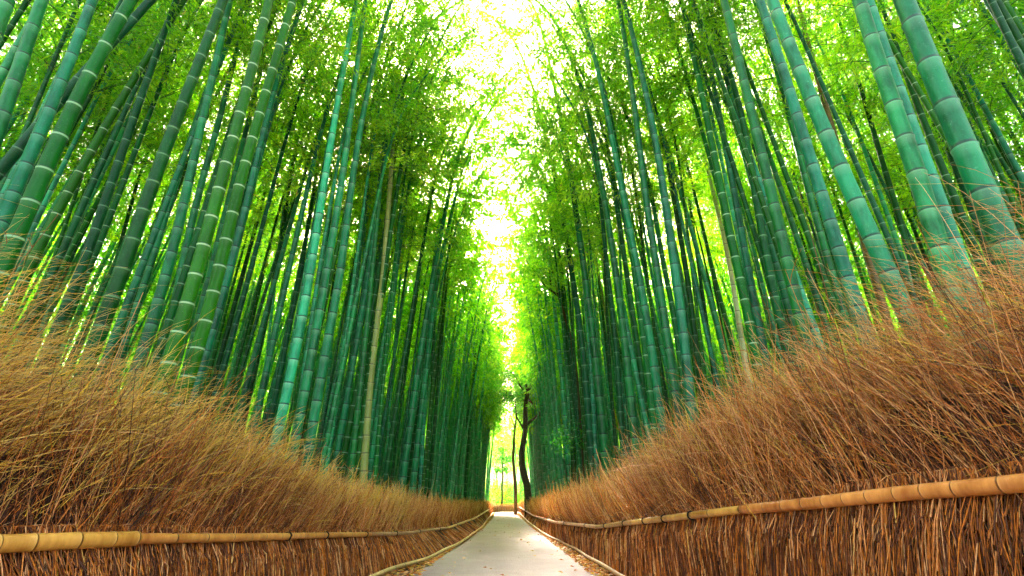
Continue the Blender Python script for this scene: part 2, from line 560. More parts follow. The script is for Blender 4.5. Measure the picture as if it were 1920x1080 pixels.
LT = [(-80, 1023, 2.62), (0, 1020, 2.80), (130, 1014, 3.06), (255, 1010, 3.45), (450, 1008, 4.5), (640, 1003, 6.8), (765, 1000, 10.0), (840, 990, 15.0), (890, 972, 24.0), (917, 955, 42.0)]
RT = [(2030, 893, 2.3), (1920, 907, 2.5), (1700, 924, 3.05), (1500, 946, 3.8), (1375, 957, 4.5), (1300, 966, 5.0), (1200, 978, 6.7), (1120, 988, 9.5), (1040, 979, 14.7), (1000, 967, 25.0), (974, 951, 50.0)]
LTp = np.array([at(*p) for p in LT]); RTp = np.array([at(*p) for p in RT])
LB = [(0.5, -2.45), (2.5, -2.25), (5, -2.05), (8.2, -1.88), (9.6, -1.55), (13.8, -1.28), (22, -1.2), (31, -1.42), (50, -1.75)]
RB = [(0.5, 2.6), (2.3, 2.35), (3, 2.05), (4.5, 1.78), (6, 1.62), (8.2, 1.47), (12.3, 1.35), (17.2, 1.02), (27, 0.82), (52, 0.68)]


def ext(P):       # carry a rail line on to y = 0.5
    d = (P[1] - P[0]) / (P[1][1] - P[0][1])
    return np.vstack([P[0] + d * (0.5 - P[0][1]), P])


LTe, RTe = ext(LTp), ext(RTp)
ltx, ltz = (lambda y: np.interp(y, LTe[:, 1], LTe[:, 0])), (lambda y: np.interp(y, LTe[:, 1], LTe[:, 2]))
rtx, rtz = (lambda y: np.interp(y, RTe[:, 1], RTe[:, 0])), (lambda y: np.interp(y, RTe[:, 1], RTe[:, 2]))
lbx, rbx = line(LB), line(RB)
ltop = line([(0.5, 1.75), (2.0, 1.75), (2.4, 1.74), (4, 1.45), (6, 1.18), (8, 1.06), (12, 0.93), (17, 0.86), (45, 0.80)])
rtop = line([(0.5, 2.0), (2, 2.0), (3, 2.0), (5, 1.62), (7, 1.38), (10, 1.2), (17, 1.0), (25, 0.9), (52, 0.82)])


# ------------------------------------------------------------------ ground and path
def sheet(name, xs, ys, zf, material, kind='structure'):
    X, Y = np.meshgrid(xs, ys); Z = zf(X, Y)
    V = np.stack([X, Y, Z], -1).reshape(-1, 3); w = len(xs)
    i = np.arange(len(ys) - 1)[:, None] * w + np.arange(w - 1)[None, :]
    F = np.stack([i, i + 1, i + w + 1, i + w], -1).reshape(-1, 4)
    o = obj(name, mesh_from(name, V, F, material, smooth=True))
    return tag(o, None, None, kind=kind)


def ground_z(X, Y):
    b = np.clip((np.abs(X) - 4) / 12, 0, 1)
    return 0.10 * b * np.sin(X * 0.7 + 1.3) * np.cos(Y * 0.45) - 0.0


gx = np.concatenate([np.linspace(-400, -60, 8), np.linspace(-50, 50, 80), np.linspace(60, 400, 8)])
gy = np.concatenate([np.linspace(-300, -20, 8), np.linspace(-15, 90, 80), np.linspace(100, 700, 8)])
sheet("ground", gx, gy, ground_z, M['soil'])

pc = line([(-8, 0.0), (2, -0.05), (8.2, -0.1), (22, -0.16), (35, -0.35), (50, -0.65), (56, -0.2), (62, 2.0), (70, 7.0)])
pw = line([(-8, 1.45), (8.2, 1.34), (22, 1.02), (50, 0.92), (70, 1.0)])
ys = np.linspace(-8, 70, 220); us = np.linspace(-1, 1, 9)
V = []
for y in ys:
    for u in us:
        edge = 0.05 * math.sin(y * 3.1) * u + 0.03 * math.sin(y * 7.7 + 2 * u)
        V.append((pc(y) + u * pw(y) + (edge if abs(u) == 1 else 0), y, 0.012 + 0.012 * (1 - u * u)))
i = np.arange(len(ys) - 1)[:, None] * 9 + np.arange(8)[None, :]
F = np.stack([i, i + 1, i + 10, i + 9], -1).reshape(-1, 4)
tag(obj("path", mesh_from("path", V, F, M['path'], smooth=True)), None, None, kind='structure')

# fallen leaves along both verges
r = np.random.default_rng(5)
n = 11000
Y = 1.0 + 50 * r.random(n) ** 1.7
sd = np.where(r.random(n) < 0.5, -1, 1)
edge_in = pc(Y) + sd * pw(Y)
edge_out = np.where(sd < 0, lbx(Y), rbx(Y))
u = r.random(n) ** 0.9
X = edge_out + (edge_in - edge_out) * u * 1.25
loose = r.random(n) < 0.02
X = np.where(loose, pc(Y) + r.uniform(-1, 1, n) * pw(Y), X)
a = r.uniform(0, 6.28, n)
base = np.stack([X, Y, 0.03 + r.uniform(0, 0.012, n)], 1)
dr = np.stack([np.cos(a), np.sin(a), r.uniform(-0.05, 0.35, n)], 1)
V, F = leaf_quads(base, dr, 0.085, 0.026, r)
V[:, 2] = np.maximum(V[:, 2], 0.026)
tag(obj("fallen_leaves", mesh_from("fallen_leaves", V, F, M['straw'], tint=np.repeat(r.uniform(0.35, 1.0, n), 4))),
    "dry orange bamboo leaves fallen along both edges of the path", "leaf litter", kind='stuff')


# ------------------------------------------------------------------ brushwood fences
def strands(P, rad0, rad1, sides, r):
    """P (n,k,3) polylines -> prisms (sides 3) or ribbons (sides 2)"""
    n, k, _ = P.shape
    T = np.gradient(P, axis=1); T = unit(T)
    ref = unit(r.normal(size=(n, 1, 3)) + np.array([0.0, 0.0, 0.0]))
    A = unit(np.cross(T, ref)); B = np.cross(T, A)
    w = np.linspace(1, 0, k)[None, :, None] * (rad0 - rad1)[:, None, None] + rad1[:, None, None]
    if sides == 2:
        V = np.stack([P + A * w, P - A * w], 2)
    else:
        V = np.stack([P + w * (math.cos(2.0944 * j) * A + math.sin(2.0944 * j) * B) for j in range(3)], 2)
    s = sides
    V = V.reshape(-1, 3)
    st = (np.arange(n) * k * s)[:, None, None]; i = (np.arange(k - 1) * s)[None, :, None]
    js = 1 if s == 2 else 3
    j = np.arange(js)[None, None, :]; j2 = (j + 1) % s
    b = st + i
    F = np.stack([b + j, b + j2, b + s + j2, b + s + j], -1).reshape(-1, 4)
    return V, F, k * s


def brush(side, tx, tz, bx, top, seed):
    """thousands of dry stems: upright and packed below the rail, spraying up and up-path above it"""
    r = np.random.default_rng(seed)
    parts = []
    # (y0, y1, n, rad, sides)
    for (y0, y1, n, rad, sides, short) in ((0.9, 3.2, 9500, 0.0030, 3, False), (3.2, 6.5, 13000, 0.0036, 3, False), (6.5, 13, 17000, 0.0050, 2, False),
                                    (13, 26, 13000, 0.009, 2, False), (26, 52, 9000, 0.016, 2, False)):
        Y = r.uniform(y0, y1, n)
        lay = r.random(n) ** 1.3                                   # 0 = face towards the path, 1 = rear
        off = side * (0.03 + 0.40 * lay)
        H = top(Y) * np.clip(r.normal(0.85, 0.18, n), 0.35, 1.4)
        zr = tz(Y)
        # the stems were tied on in handfuls: each handful has its own height, slant and age
        tuft = np.floor((Y + 0.07 * r.normal(size=n)) / (0.11 + 0.012 * y0)).astype(int) % 997
        tr = np.random.default_rng(seed + 7)
        th, tl, tc_ = tr.normal(0, 0.085, 997)[tuft], tr.normal(0, 0.22, 997)[tuft], tr.normal(0, 0.10, 997)[tuft]
        H = H * (1 + th)
        # stems start at varying heights so the face is a texture of broken ends
        z0 = np.where(r.random(n) < 0.45, 0.0, r.uniform(0, 0.75, n) * zr)
        k = 6
        t = np.linspace(0, 1, k)[None, :]
        z = z0[:, None] + (H - z0)[:, None] * t
        above = np.clip((z - zr[:, None] * 0.75), 0, None)
        near = np.clip(1.25 - Y / 14, 0.25, 1.0)
        lean = ((np.clip(r.normal(0.62, 0.38, n), -0.15, 1.5) + tl) * near)[:, None]
        xb = bx(Y)[:, None] + (tx(Y) - bx(Y))[:, None] * np.clip(z / zr[:, None], 0, 1.3)
        x = xb + off[:, None] + side * above * np.clip(r.normal(0.10, 0.22, n), -0.35, 0.6)[:, None] + side * 0.25 * above * lay[:, None]
        x += r.normal(0, 0.035, n)[:, None] * t
        y = Y[:, None] + above ** 1.25 * lean + r.normal(0, 0.07, n)[:, None] * t
        droop = above ** 2 * np.abs(lean) * 0.16
        wob = r.normal(size=(n, k)) * 0.008
        P = np.stack([x + wob, y + r.normal(size=(n, k)) * 0.008, z - droop], -1)
        # keep every stem behind the rail where they meet
        lim = tx(np.clip(P[..., 1], 0.5, 52)) + side * 0.05
        band = np.abs(P[..., 2] - tz(np.clip(P[..., 1], 0.5, 52))) < 0.16
        if side < 0: P[..., 0] = np.where(band, np.minimum(P[..., 0], lim), P[..., 0])
        else: P[..., 0] = np.where(band, np.maximum(P[..., 0], lim), P[..., 0])
        fade = np.clip((Y - 3) / 6, 0, 1)
        tint = np.clip(r.beta(1.0, 1.35, n) * 0.8 + 0.0 + 0.16 * fade + tc_ + 0.06 * (H / top(Y) - 1), 0, 0.86)
        low = H < zr * 1.05
        rr_ = rad * r.uniform(0.5, 1.5, n)
        V, F, per = strands(P, rr_, rr_ * 0.35, sides, r)
        tip = np.clip((z - zr[:, None]) / np.maximum(top(Y) - zr, 0.2)[:, None], 0, 1)     # paler towards the tips
        tt = np.clip(tint[:, None] + 0.26 * tip ** 1.5 * (0.3 + 1.1 * fade[:, None]) * r.uniform(0, 1.3, n)[:, None], 0, 0.8)
        tt = np.where(z < zr[:, None] * 0.97, tt * 0.92, tt)                               # darker brown below the rail
        tt = np.repeat(tt.ravel(), sides)
        parts.append((V, F, tt))
        # side twigs and curled ends in the spray above the rail
        m = int(n * (1.5 if y0 < 6 else 0.6))
        src = r.integers(0, n, m); u = r.integers(2, k - 1, m)
        p0 = P[src, u] + (P[src, u + 1] - P[src, u]) * r.random(m)[:, None]
        d = unit(P[src, u + 1] - P[src, u]) + r.normal(size=(m, 3)) * 0.55
        d = unit(d); Lt = r.uniform(0.05, 0.24, m)[:, None] * (1 if y0 < 6 else 1.4)
        c = r.normal(size=(m, 3)) * 0.25
        tq = np.linspace(0, 1, 4)
        Q = np.stack([p0 + d * Lt * q + c * Lt * q * q for q in tq], 1)
        okm = Q[:, 0, 2] > tz(np.clip(p0[:, 1], 0.5, 52)) * 0.9
        Q = Q[okm]; m = len(Q)
        rt = rad * r.uniform(0.3, 0.75, m)
        V, F, per = strands(Q, rt, rt * 0.4, 2, r)
        parts.append((V, F, np.repeat(np.clip(tint[src[okm]] + r.normal(0, 0.08, m), 0.02, 0.9), per)))
    # broken stem ends lying over the packed face below the rail
    n = 10000
    Y = 0.9 + 12 * r.random(n) ** 1.6
    zr = tz(Y); z0 = r.uniform(0, 0.95, n) * zr; Ls = r.uniform(0.12, 0.6, n)
    tilt = r.normal(0, 0.17, n)
    t = np.linspace(0, 1, 3)[None, :]
    z = z0[:, None] + Ls[:, None] * t; z = np.minimum(z, zr[:, None] * 1.1)
    x = bx(Y)[:, None] + (tx(Y) - bx(Y))[:, None] * z / zr[:, None] + side * r.uniform(-0.015, 0.03, n)[:, None]
    y = Y[:, None] + tilt[:, None] * Ls[:, None] * t
    P = np.stack([x, y, z], -1)
    band = np.abs(P[..., 2] - tz(P[..., 1])) < 0.11
    lim = tx(P[..., 1]) + side * 0.05
    P[..., 0] = np.where(band, (np.minimum if side < 0 else np.maximum)(P[..., 0], lim), P[..., 0])
    rr_ = 0.0042 * r.uniform(0.5, 1.7, n) * np.clip(Y / 5, 0.8, 2)
    V, F, per = strands(P, rr_, rr_ * 0.8, 3, r)
    parts.append((V, F, np.repeat(np.clip(r.beta(1.2, 2, n) * 0.8 + 0.08, 0, 0.82), per)))
    # long thin yellow wisps arching out of the top
    n = 6500
    Y = 0.7 + 9.5 * r.random(n) ** 1.35
    zs = top(Y) * r.uniform(0.55, 1.0, n)
    Ls = (0.45 + 1.1 * r.random(n) ** 1.3) * np.clip(1.4 - Y / 8, 0.45, 1.3)
    el = R(1) * r.normal(44, 15, n)
    az = r.normal(0, 0.30, n)
    d = np.stack([np.sin(az) * np.cos(el), np.cos(az) * np.cos(el), np.sin(el)], 1)
    x0 = tx(Y) + side * r.uniform(0.05, 0.5, n)
    t = np.linspace(0, 1, 6)
    P = np.stack([np.stack([x0, Y, zs], 1) + d * (Ls * q)[:, None] + np.array([0, 0, -1]) * (0.33 * Ls * q * q)[:, None] for q in t], 1)
    rr_ = 0.0020 * r.uniform(0.6, 1.5, n) * np.clip(Y / 3, 0.9, 1.8)
    V, F, per = strands(P, rr_, rr_ * 0.3, 3, r)
    yel = r.uniform(0.80, 0.96, n) if side < 0 else r.uniform(0.45, 0.92, n)
    parts.append((V, F, np.repeat(yel, per)))
    # merge
    Vs, Fs, Ts, o = [], [], [], 0
    for V, F, t in parts:
        Vs.append(V); Fs.append(F + o); Ts.append(t); o += len(V)
    return mesh_from("brush", np.vstack(Vs), np.vstack(Fs), M['straw'], tint=np.concatenate(Ts))


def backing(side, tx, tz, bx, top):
    """the packed core of the fence, a lumpy bank of brushwood behind the stems, coloured dark for the shade in the gaps"""
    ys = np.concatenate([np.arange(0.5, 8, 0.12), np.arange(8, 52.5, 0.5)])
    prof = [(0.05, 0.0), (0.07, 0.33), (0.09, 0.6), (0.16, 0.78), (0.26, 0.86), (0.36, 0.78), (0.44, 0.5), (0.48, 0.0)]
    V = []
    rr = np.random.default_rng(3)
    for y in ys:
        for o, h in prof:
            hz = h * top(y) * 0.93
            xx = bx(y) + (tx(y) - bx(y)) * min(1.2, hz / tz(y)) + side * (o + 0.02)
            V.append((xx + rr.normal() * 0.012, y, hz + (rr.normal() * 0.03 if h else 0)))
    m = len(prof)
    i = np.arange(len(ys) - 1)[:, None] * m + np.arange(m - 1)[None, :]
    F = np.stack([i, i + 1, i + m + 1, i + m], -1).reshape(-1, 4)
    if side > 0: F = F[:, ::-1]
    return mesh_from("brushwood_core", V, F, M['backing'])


def rail_pole(P, d0, d1, material, parent, name="rail_pole", sides=14, internode=0.33):
    P = smooth_poly(P, 1)
    _, L = resample(P, np.array([0.0]))
    nodes = [0]
    while nodes[-1] < L: nodes.append(nodes[-1] + internode * random.uniform(0.8, 1.2))
    ss, rr, vv = [], [], []
    for k, a in enumerate(nodes[:-1]):
        w = nodes[k + 1] - a
        for f, m_, v in ((0, 1.05, 0.001), (0.02, 0.985, 0.03), (0.07, 1, 0.07), (0.5, 0.985, 0.5), (0.93, 1, 0.93), (0.98, 1.035, 0.975)):
            s_ = a + w * f
            if s_ <= L:
                ss.append(s_); rr.append(0.5 * (d0 + (d1 - d0) * s_ / L) * m_); vv.append(k + v)
    Q, _ = resample(P, np.array(ss))
    V, F, U = tube(Q, rr, sides, np.array(vv))
    return obj(name, mesh_from(name, V, F, material, uv=U, smooth=True), parent)


def tie(p, tangent, rad, parent):
    """a cord wound twice round the rail"""
    t = unit(np.array(tangent)); a = unit(np.cross(t, [0, 0, 1.0])); b = np.cross(t, a)
    th = np.linspace(0, 4 * math.pi, 25)
    P = np.array([p + (rad + 0.004) * (math.cos(q) * a + math.sin(q) * b) + t * (q / 12.57 - 0.5) * 0.022 for q in th])
    V, F, U = tube(P, np.full(len(P), 0.0065), 4)
    # loose end
    P2 = np.array([p - b * 0 + a * 0 + np.array([0, 0, rad]), p + np.array([0.01, 0.01, rad + 0.02]), p + np.array([0.02, 0.04, rad + 0.015])])
    V2, F2, U2 = tube(P2, np.full(3, 0.003), 4)
    bag = Bag(); bag.add(V, F, U); bag.add(V2, F2, U2)
    return obj("tie", bag.mesh("tie", M['cord']), parent)


def cut(P, y0, y1):
    ys_ = np.concatenate([[y0], [q for q in P[:, 1] if y0 < q < y1], [y1]])
    return np.stack([np.interp(ys_, P[:, 1], P[:, i]) for i in range(3)], 1)


def make_fence(side, T, tx, tz, bx, top, splits, ties, label, seed):
    root = thing("brushwood_fence", label, "fence", (float(bx(2.5)), 2.5, 0), "brushwood fences lining the path")
    inv = Matrix.Translation(-root.location)
    kids = []
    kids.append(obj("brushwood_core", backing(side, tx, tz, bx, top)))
    b = obj("brush", brush(side, tx, tz, bx, top, seed)); tag(b, None, None, kind="stuff"); kids.append(b)
    for (y0, y1, d0, d1, mt) in splits:
        P = cut(T, y0, y1)
        kids.append(rail_pole(P, d0, d1, M[mt], None, internode=0.16 + 0.04 * y0 if y0 < 8 else 0.6))
    # low rail lying along the foot of the fence
    for (y0, y1) in ((0.6, 7.0), (6.9, 16.0), (15.9, 30.0), (29.8, 50.0)):
        ys_ = np.arange(y0, y1 + 0.01, 0.7)
        P = np.stack([bx(ys_) - side * 0.02, ys_, 0.075 + 0.012 * np.sin(ys_ * 2.3)], 1)
        kids.append(rail_pole(P, 0.062, 0.052, M['rail_pale'], None, name="foot_rail", internode=0.4))
    for y in ties:
        p = np.array([tx(y), y, tz(y)]); q = np.array([tx(y + 0.1), y + 0.1, tz(y + 0.1)])
        d = next((d0 + (d1 - d0) * (y - y0) / (y1 - y0) for (y0, y1, d0, d1, mt) in splits if y0 <= y <= y1), 0.05)
        kids.append(tie(p, q - p, d / 2, None))
    for k in kids:
        k.parent = root; k.matrix_parent_inverse = inv
    return root


def make_fences():
    make_fence(-1, LTe, ltx, ltz, lbx, ltop,
               [(0.6, 3.50, 0.102, 0.086, 'rail'), (3.42, 8.0, 0.066, 0.060, 'rail'), (7.9, 15, 0.062, 0.064, 'rail_pale'), (14.9, 41.5, 0.066, 0.085, 'rail_pale')],
               [5.35, 6.3, 7.7, 9.2, 11, 13.5, 17, 22, 28],
               "brown brushwood fence across the path from the dark crooked tree, its rail below eye level", 21)
    make_fence(1, RTe, rtx, rtz, rbx, rtop,
               [(0.6, 4.45, 0.094, 0.076, 'rail'), (4.4, 9.6, 0.064, 0.062, 'rail'), (9.5, 18, 0.064, 0.066, 'rail_pale'), (17.9, 49, 0.07, 0.09, 'rail_pale')],
               [5.05, 5.8, 6.5, 7.5, 8.8, 10.5, 13, 17, 23],
               "tall brown brushwood fence on the dark crooked tree's side, orange rail rising near the camera", 22)
    # the short fence that closes the view where the path bends
    root = thing("brushwood_fence", "low short brushwood fence crossing behind the far bend of the path", "fence", (0, 56, 0), "brushwood fences lining the path")
    inv = Matrix.Translation(-root.location)
    r = np.random.default_rng(9)
    n = 3500
    X = r.uniform(-6, 1.2, n); fy = lambda x: 55.5 + 0.25 * (x + 2)
    H = r.uniform(0.3, 0.85, n); t = np.linspace(0, 1, 4)[None, :]
    P = np.stack([X[:, None] + r.normal(0, 0.1, n)[:, None] * t, fy(X)[:, None] + r.uniform(0.06, 0.3, n)[:, None] + 0 * t, H[:, None] * t], -1)
    V, F, per = strands(P, np.full(n, 0.018), np.full(n, 0.008), 2, r)
    k1 = tag(obj("brush", mesh_from("brush", V, F, M['straw'], tint=np.repeat(r.uniform(0.3, 0.8, n), per))), None, None, kind="stuff")
    xs_ = np.linspace(-6, 1.2, 8)
    k2 = rail_pole(np.stack([xs_, fy(xs_) - 0.06, 0.62 + 0.05 * np.sin(xs_)], 1), 0.09, 0.08, M['rail_pale'], None, internode=0.7)
    for k in (k1, k2):
        k.parent = root; k.matrix_parent_inverse = inv


make_fences()


# ------------------------------------------------------------------ bamboo
TRACED = [
    # (tone, width px, diameter hint or None, [(x, y), ...] from low to high)
    ('teal', 40, [(-60, 190), (-22, 100), (12, 0)]),
    ('teal', 34, [(-62, 400), (12, 200), (45, 100), (78, 0)]),
    ('dark', 13, [(10, 290), (80, 140), (145, 0)]),
    ('teal', 28, [(40, 330), (97, 200), (137, 100), (173, 0)]),
    ('green', 36, [(-20, 560), (30, 440), (75, 340), (125, 225), (185, 100), (242, 10)]),
    ('dark', 27, [(-60, 390), (10, 310), (90, 215), (165, 125), (240, 50)]),
    ('green', 20, [(25, 570), (65, 475), (145, 330), (215, 205), (285, 95), (335, 15)]),
    ('dark', 22, [(110, 610), (155, 505), (210, 340), (270, 165), (330, 0)]),
    ('dark', 26, [(200, 590), (235, 500), (265, 400), (340, 200), (380, 100), (418, 0)]),
    ('teal', 20, [(290, 590), (318, 500), (350, 360), (375, 240), (400, 140), (428, 10)]),
    ('teal', 16, [(330, 560), (345, 480), (375, 350), (405, 250), (440, 110), (468, 0)]),
    ('green', 27, [(312, 700), (350, 580), (385, 450), (410, 360), (440, 250), (470, 145), (504, 0)]),
    ('green', 24, [(345, 735), (390, 605), (430, 420), (455, 320), (485, 220), (515, 120), (549, 0)]),
    ('teal', 13, [(440, 330), (480, 170), (517, 0)]),
    ('teal', 16, [(415, 560), (440, 475), (475, 330), (495, 240), (525, 130), (568, 0)]),
    ('dark', 9, [(440, 570), (500, 350), (530, 240), (555, 170), (605, 50)]),
    ('dark', 10, [(480, 680), (520, 500), (550, 300), (600, 60)]),
    ('dark', 10, [(545, 600), (565, 500), (595, 320), (615, 170), (640, 40)]),
    ('frost', 19, [(500, 900), (515, 840), (542, 720), (575, 560), (605, 360), (640, 150), (668, 0)]),
    ('frost', 18, [(540, 900), (550, 840), (578, 700), (607, 540), (640, 350), (662, 180), (685, 0)]),
    ('frost', 17, [(570, 900), (605, 680), (635, 540), (655, 375), (675, 240), (700, 120), (732, 0)]),
    ('tan', 14, [(682, 885), (695, 690), (718, 530), (735, 300), (745, 150)]),
    ('teal', 12, [(627, 882), (667, 655), (693, 500), (712, 340), (730, 180)]),
    ('dark', 12, [(600, 873), (653, 647), (671, 500), (692, 330), (712, 150)]),
    ('green', 12, [(640, 878), (693, 611), (713, 500), (740, 300), (762, 130)]),
    ('green', 13, [(669, 882), (693, 700), (704, 620), (726, 480), (745, 350)]),
    ('teal', 10, [(693, 887), (722, 678), (744, 500), (775, 300)]),
    ('dark', 10, [(724, 887), (755, 687), (782, 527), (812, 350)]),
    ('teal', 13, [(755, 900), (782, 700), (815, 500), (838, 380)]),
    ('teal', 11, [(773, 918), (802, 669), (822, 500), (852, 380)]),
    ('frost', 6, [(822, 926), (840, 700), (867, 500), (885, 400)]),
    ('frost', 7, [(891, 935), (903, 760), (911, 660), (922, 560)]),
    ('dark', 5, [(871, 811), (915, 567), (935, 500)]),
    ('green', 6, [(871, 949), (889, 678), (905, 550)]),
    # the other bank
    ('teal', 57, [(1935, 570), (1890, 480), (1848, 372), (1805, 265), (1762, 170), (1722, 75), (1696, 0)]),
    ('frost', 40, [(1810, 640), (1772, 500), (1747, 412), (1725, 340), (1702, 272), (1680, 207), (1657, 150), (1636, 87), (1612, 0)]),
    ('frost', 33, [(1854, 640), (1812, 530), (1789, 460), (1762, 377), (1734, 302), (1707, 232), (1684, 167), (1662, 105), (1632, 10)]),
    ('green', 19, [(1870, 580), (1830, 472), (1802, 402), (1775, 335), (1750, 272), (1725, 212), (1705, 155), (1685, 100), (1650, 0)]),
    ('dark', 14, [(1860, 500), (1795, 325), (1735, 170), (1680, 30)]),
    ('frost', 34, [(1715, 620), (1660, 500), (1620, 417), (1585, 335), (1547, 250), (1515, 172), (1485, 100), (1448, 0)]),
    ('frost', 26, [(1620, 620), (1577, 482), (1557, 415), (1537, 355), (1517, 295), (1500, 232), (1482, 172), (1462, 112), (1425, 0)]),
    ('teal', 16, [(1590, 620), (1560, 515), (1542, 452), (1525, 392), (1495, 275), (1470, 175), (1452, 120), (1415, 0)]),
    ('brown', 15, [(1600, 380), (1552, 210), (1530, 140), (1510, 60), (1495, 0)]),
    ('teal', 24, [(1530, 720), (1510, 640), (1482, 520), (1460, 420), (1437, 320), (1412, 230), (1380, 85), (1357, 0)]),
    ('dark', 17, [(1490, 720), (1465, 620), (1440, 500), (1425, 420), (1410, 325), (1395, 225), (1375, 155), (1355, 95), (1328, 0)]),
    ('teal', 16, [(1445, 720), (1420, 600), (1400, 490), (1375, 350), (1345, 195), (1325, 95), (1296, 0)]),
    ('green', 17, [(1430, 740), (1410, 620), (1380, 495), (1352, 355), (1340, 295), (1322, 205), (1302, 110), (1278, 0)]),
    ('cream', 10, [(1412, 760), (1400, 700), (1370, 500), (1355, 435), (1335, 350), (1317, 280), (1300, 210), (1280, 140), (1243, 0)]),
    ('dark', 15, [(1740, 620), (1705, 480), (1690, 415), (1675, 370), (1652, 300), (1637, 240), (1615, 170), (1590, 90), (1560, 0)]),
    ('green', 14, [(1960, 460), (1910, 350), (1880, 285), (1855, 235), (1835, 185), (1810, 120), (1785, 60), (1757, 0)]),
    ('teal', 14, [(1950, 230), (1920, 165), (1895, 120), (1860, 60), (1825, 0)]),
    ('dark', 12, [(1960, 320), (1910, 220), (1885, 175), (1855, 115), (1812, 0)]),
    ('teal', 17, [(1302, 838), (1287, 664), (1262, 480), (1247, 375), (1232, 275), (1215, 190), (1195, 100), (1170, 0)]),
    ('teal', 16, [(1280, 838), (1253, 647), (1231, 500), (1220, 430), (1207, 350), (1198, 260), (1185, 165), (1165, 30)]),
    ('teal', 15, [(1242, 802), (1222, 647), (1195, 500), (1175, 400), (1160, 325), (1145, 250), (1132, 175), (1110, 85), (1084, 0)]),
    ('teal', 15, [(1191, 829), (1171, 633), (1155, 510), (1147, 460), (1135, 380), (1120, 300), (1105, 215), (1080, 130), (1045, 45)]),
    ('teal', 14, [(1135, 855), (1118, 678), (1095, 500), (1080, 400), (1070, 325), (1055, 240), (1035, 140), (1010, 30)]),
    ('dark', 12, [(1111, 878), (1093, 647), (1072, 510), (1060, 430), (1045, 350), (1025, 260), (1005, 180), (975, 95)]),
    ('green', 10, [(1076, 904), (1073, 722), (1056, 567), (1046, 450)]),
    ('frost', 9, [(1069, 909), (1053, 700), (1031, 500), (1020, 420)]),
    ('frost', 7, [(1022, 931), (1015, 760), (1009, 589)]),
    ('frost', 6, [(1031, 931), (1029, 760), (1027, 600)]),
    ('dark', 11, [(1167, 829), (1156, 647), (1138, 500), (1125, 360)]),
    ('green', 14, [(1229, 829), (1211, 655), (1195, 562), (1180, 420), (1160, 300)]),
    ('dark', 12, [(1215, 829), (1202, 690), (1173, 500), (1150, 330)]),
    ('green', 13, [(1295, 838), (1280, 722), (1267, 598), (1244, 500), (1225, 380)]),
    ('dark', 13, [(1325, 800), (1311, 700), (1293, 544), (1265, 380)]),
]

TONE_WORD = {'teal': 'blue-green', 'frost': 'powdery pale jade', 'green': 'deep green white-ringed', 'dark': 'dark green',
             'tan': 'dry tan', 'cream': 'cream coloured', 'brown': 'brown'}
RECORDS = []          # everything needed to build and then to word one bamboo


def fence_x(side, y):
    return float(min(lbx(y), ltx(y))) if side < 0 else float(max(rbx(y), rtx(y)))


def record_traced(tone, w, pts):
    pts = np.array(pts, float)
    mid = pts[len(pts) // 2]
    dx, dy = mid[0] - 960, mid[1] - 540
    side = -1 if np.interp(0, [0, 1], [pts[0][0], pts[0][0]]) < 947 else 1
    stretch = 1 + 0.5 * (abs(dx) / 925) ** 2 * 0.6
    # depth for a typical stalk, then kept beyond the fence, and the real diameter follows from the width seen
    d_typ = 0.135 if w < 30 else (0.15 if w < 50 else 0.19)
    up = 540 - mid[1]
    # camera depth zc = Y*cp + z*sp with the point on the ray: zc/Y = FPX/fwd
    fwd = FPX * CP - up * SP
    Y = d_typ * FPX * stretch / w * fwd / FPX
    for _ in range(60):
        low = at(pts[0][0], pts[0][1], Y)
        if abs(low[0]) > abs(fence_x(side, Y)) + 0.62: break
        Y *= 1.03
    Y = min(Y, 44)
    diam = w / (FPX * stretch) * Y * FPX / fwd
    P = np.array([at(x, y, Y) for x, y in pts])
    return dict(tone=tone, side=side, P=P, diam=min(diam * 0.98, 0.26), Y=Y, traced=True, w=w)


def complete(rec, H=None, r=random):
    """carry the visible stretch down to the ground and up into the crown"""
    P = rec['P']; side = rec['side']
    H = H or r.uniform(13.5, 16.0)
    d = P[1] - P[0]
    if d[2] < 0.2: d = np.array([0, 0, 1.0])
    d = d / d[2]
    n = 6
    zs = np.linspace(-0.12, P[0][2], n)[:-1]
    low = np.array([P[0] + d * (z - P[0][2]) * 0.9 for z in zs])
    low[:, 2] = zs
    dt = P[-1] - P[max(0, len(P) - 3)]; dt = dt / max(dt[2], 0.2)
    dt[0] = np.clip(dt[0], -0.30, 0.30)
    z1 = P[-1][2]; H = max(H, z1 + 2.5)
    up = []
    for u in np.linspace(0.12, 1, 8):
        z = z1 + (H - z1) * u
        p = P[-1] + dt * (z - z1) * (1 - 0.25 * u)
        p[2] = z
        p[0] += -side * rec.get('arch', 0.9) * u ** 2.2
        p[1] += rec.get('archy', 0.0) * u ** 2.2
        up.append(p)
    Q = np.vstack([low, P, np.array(up)])
    rec['Q'] = smooth_poly(Q, 1)
    return rec


for tn, w, pts in TRACED:
    rec = record_traced(tn, w, pts)
    rec['archy'] = random.uniform(-0.5, 0.3)
    rec['arch'] = random.uniform(1.5, 2.3) if rec['Y'] > 5.5 else 1.0
    RECORDS.append(complete(rec))

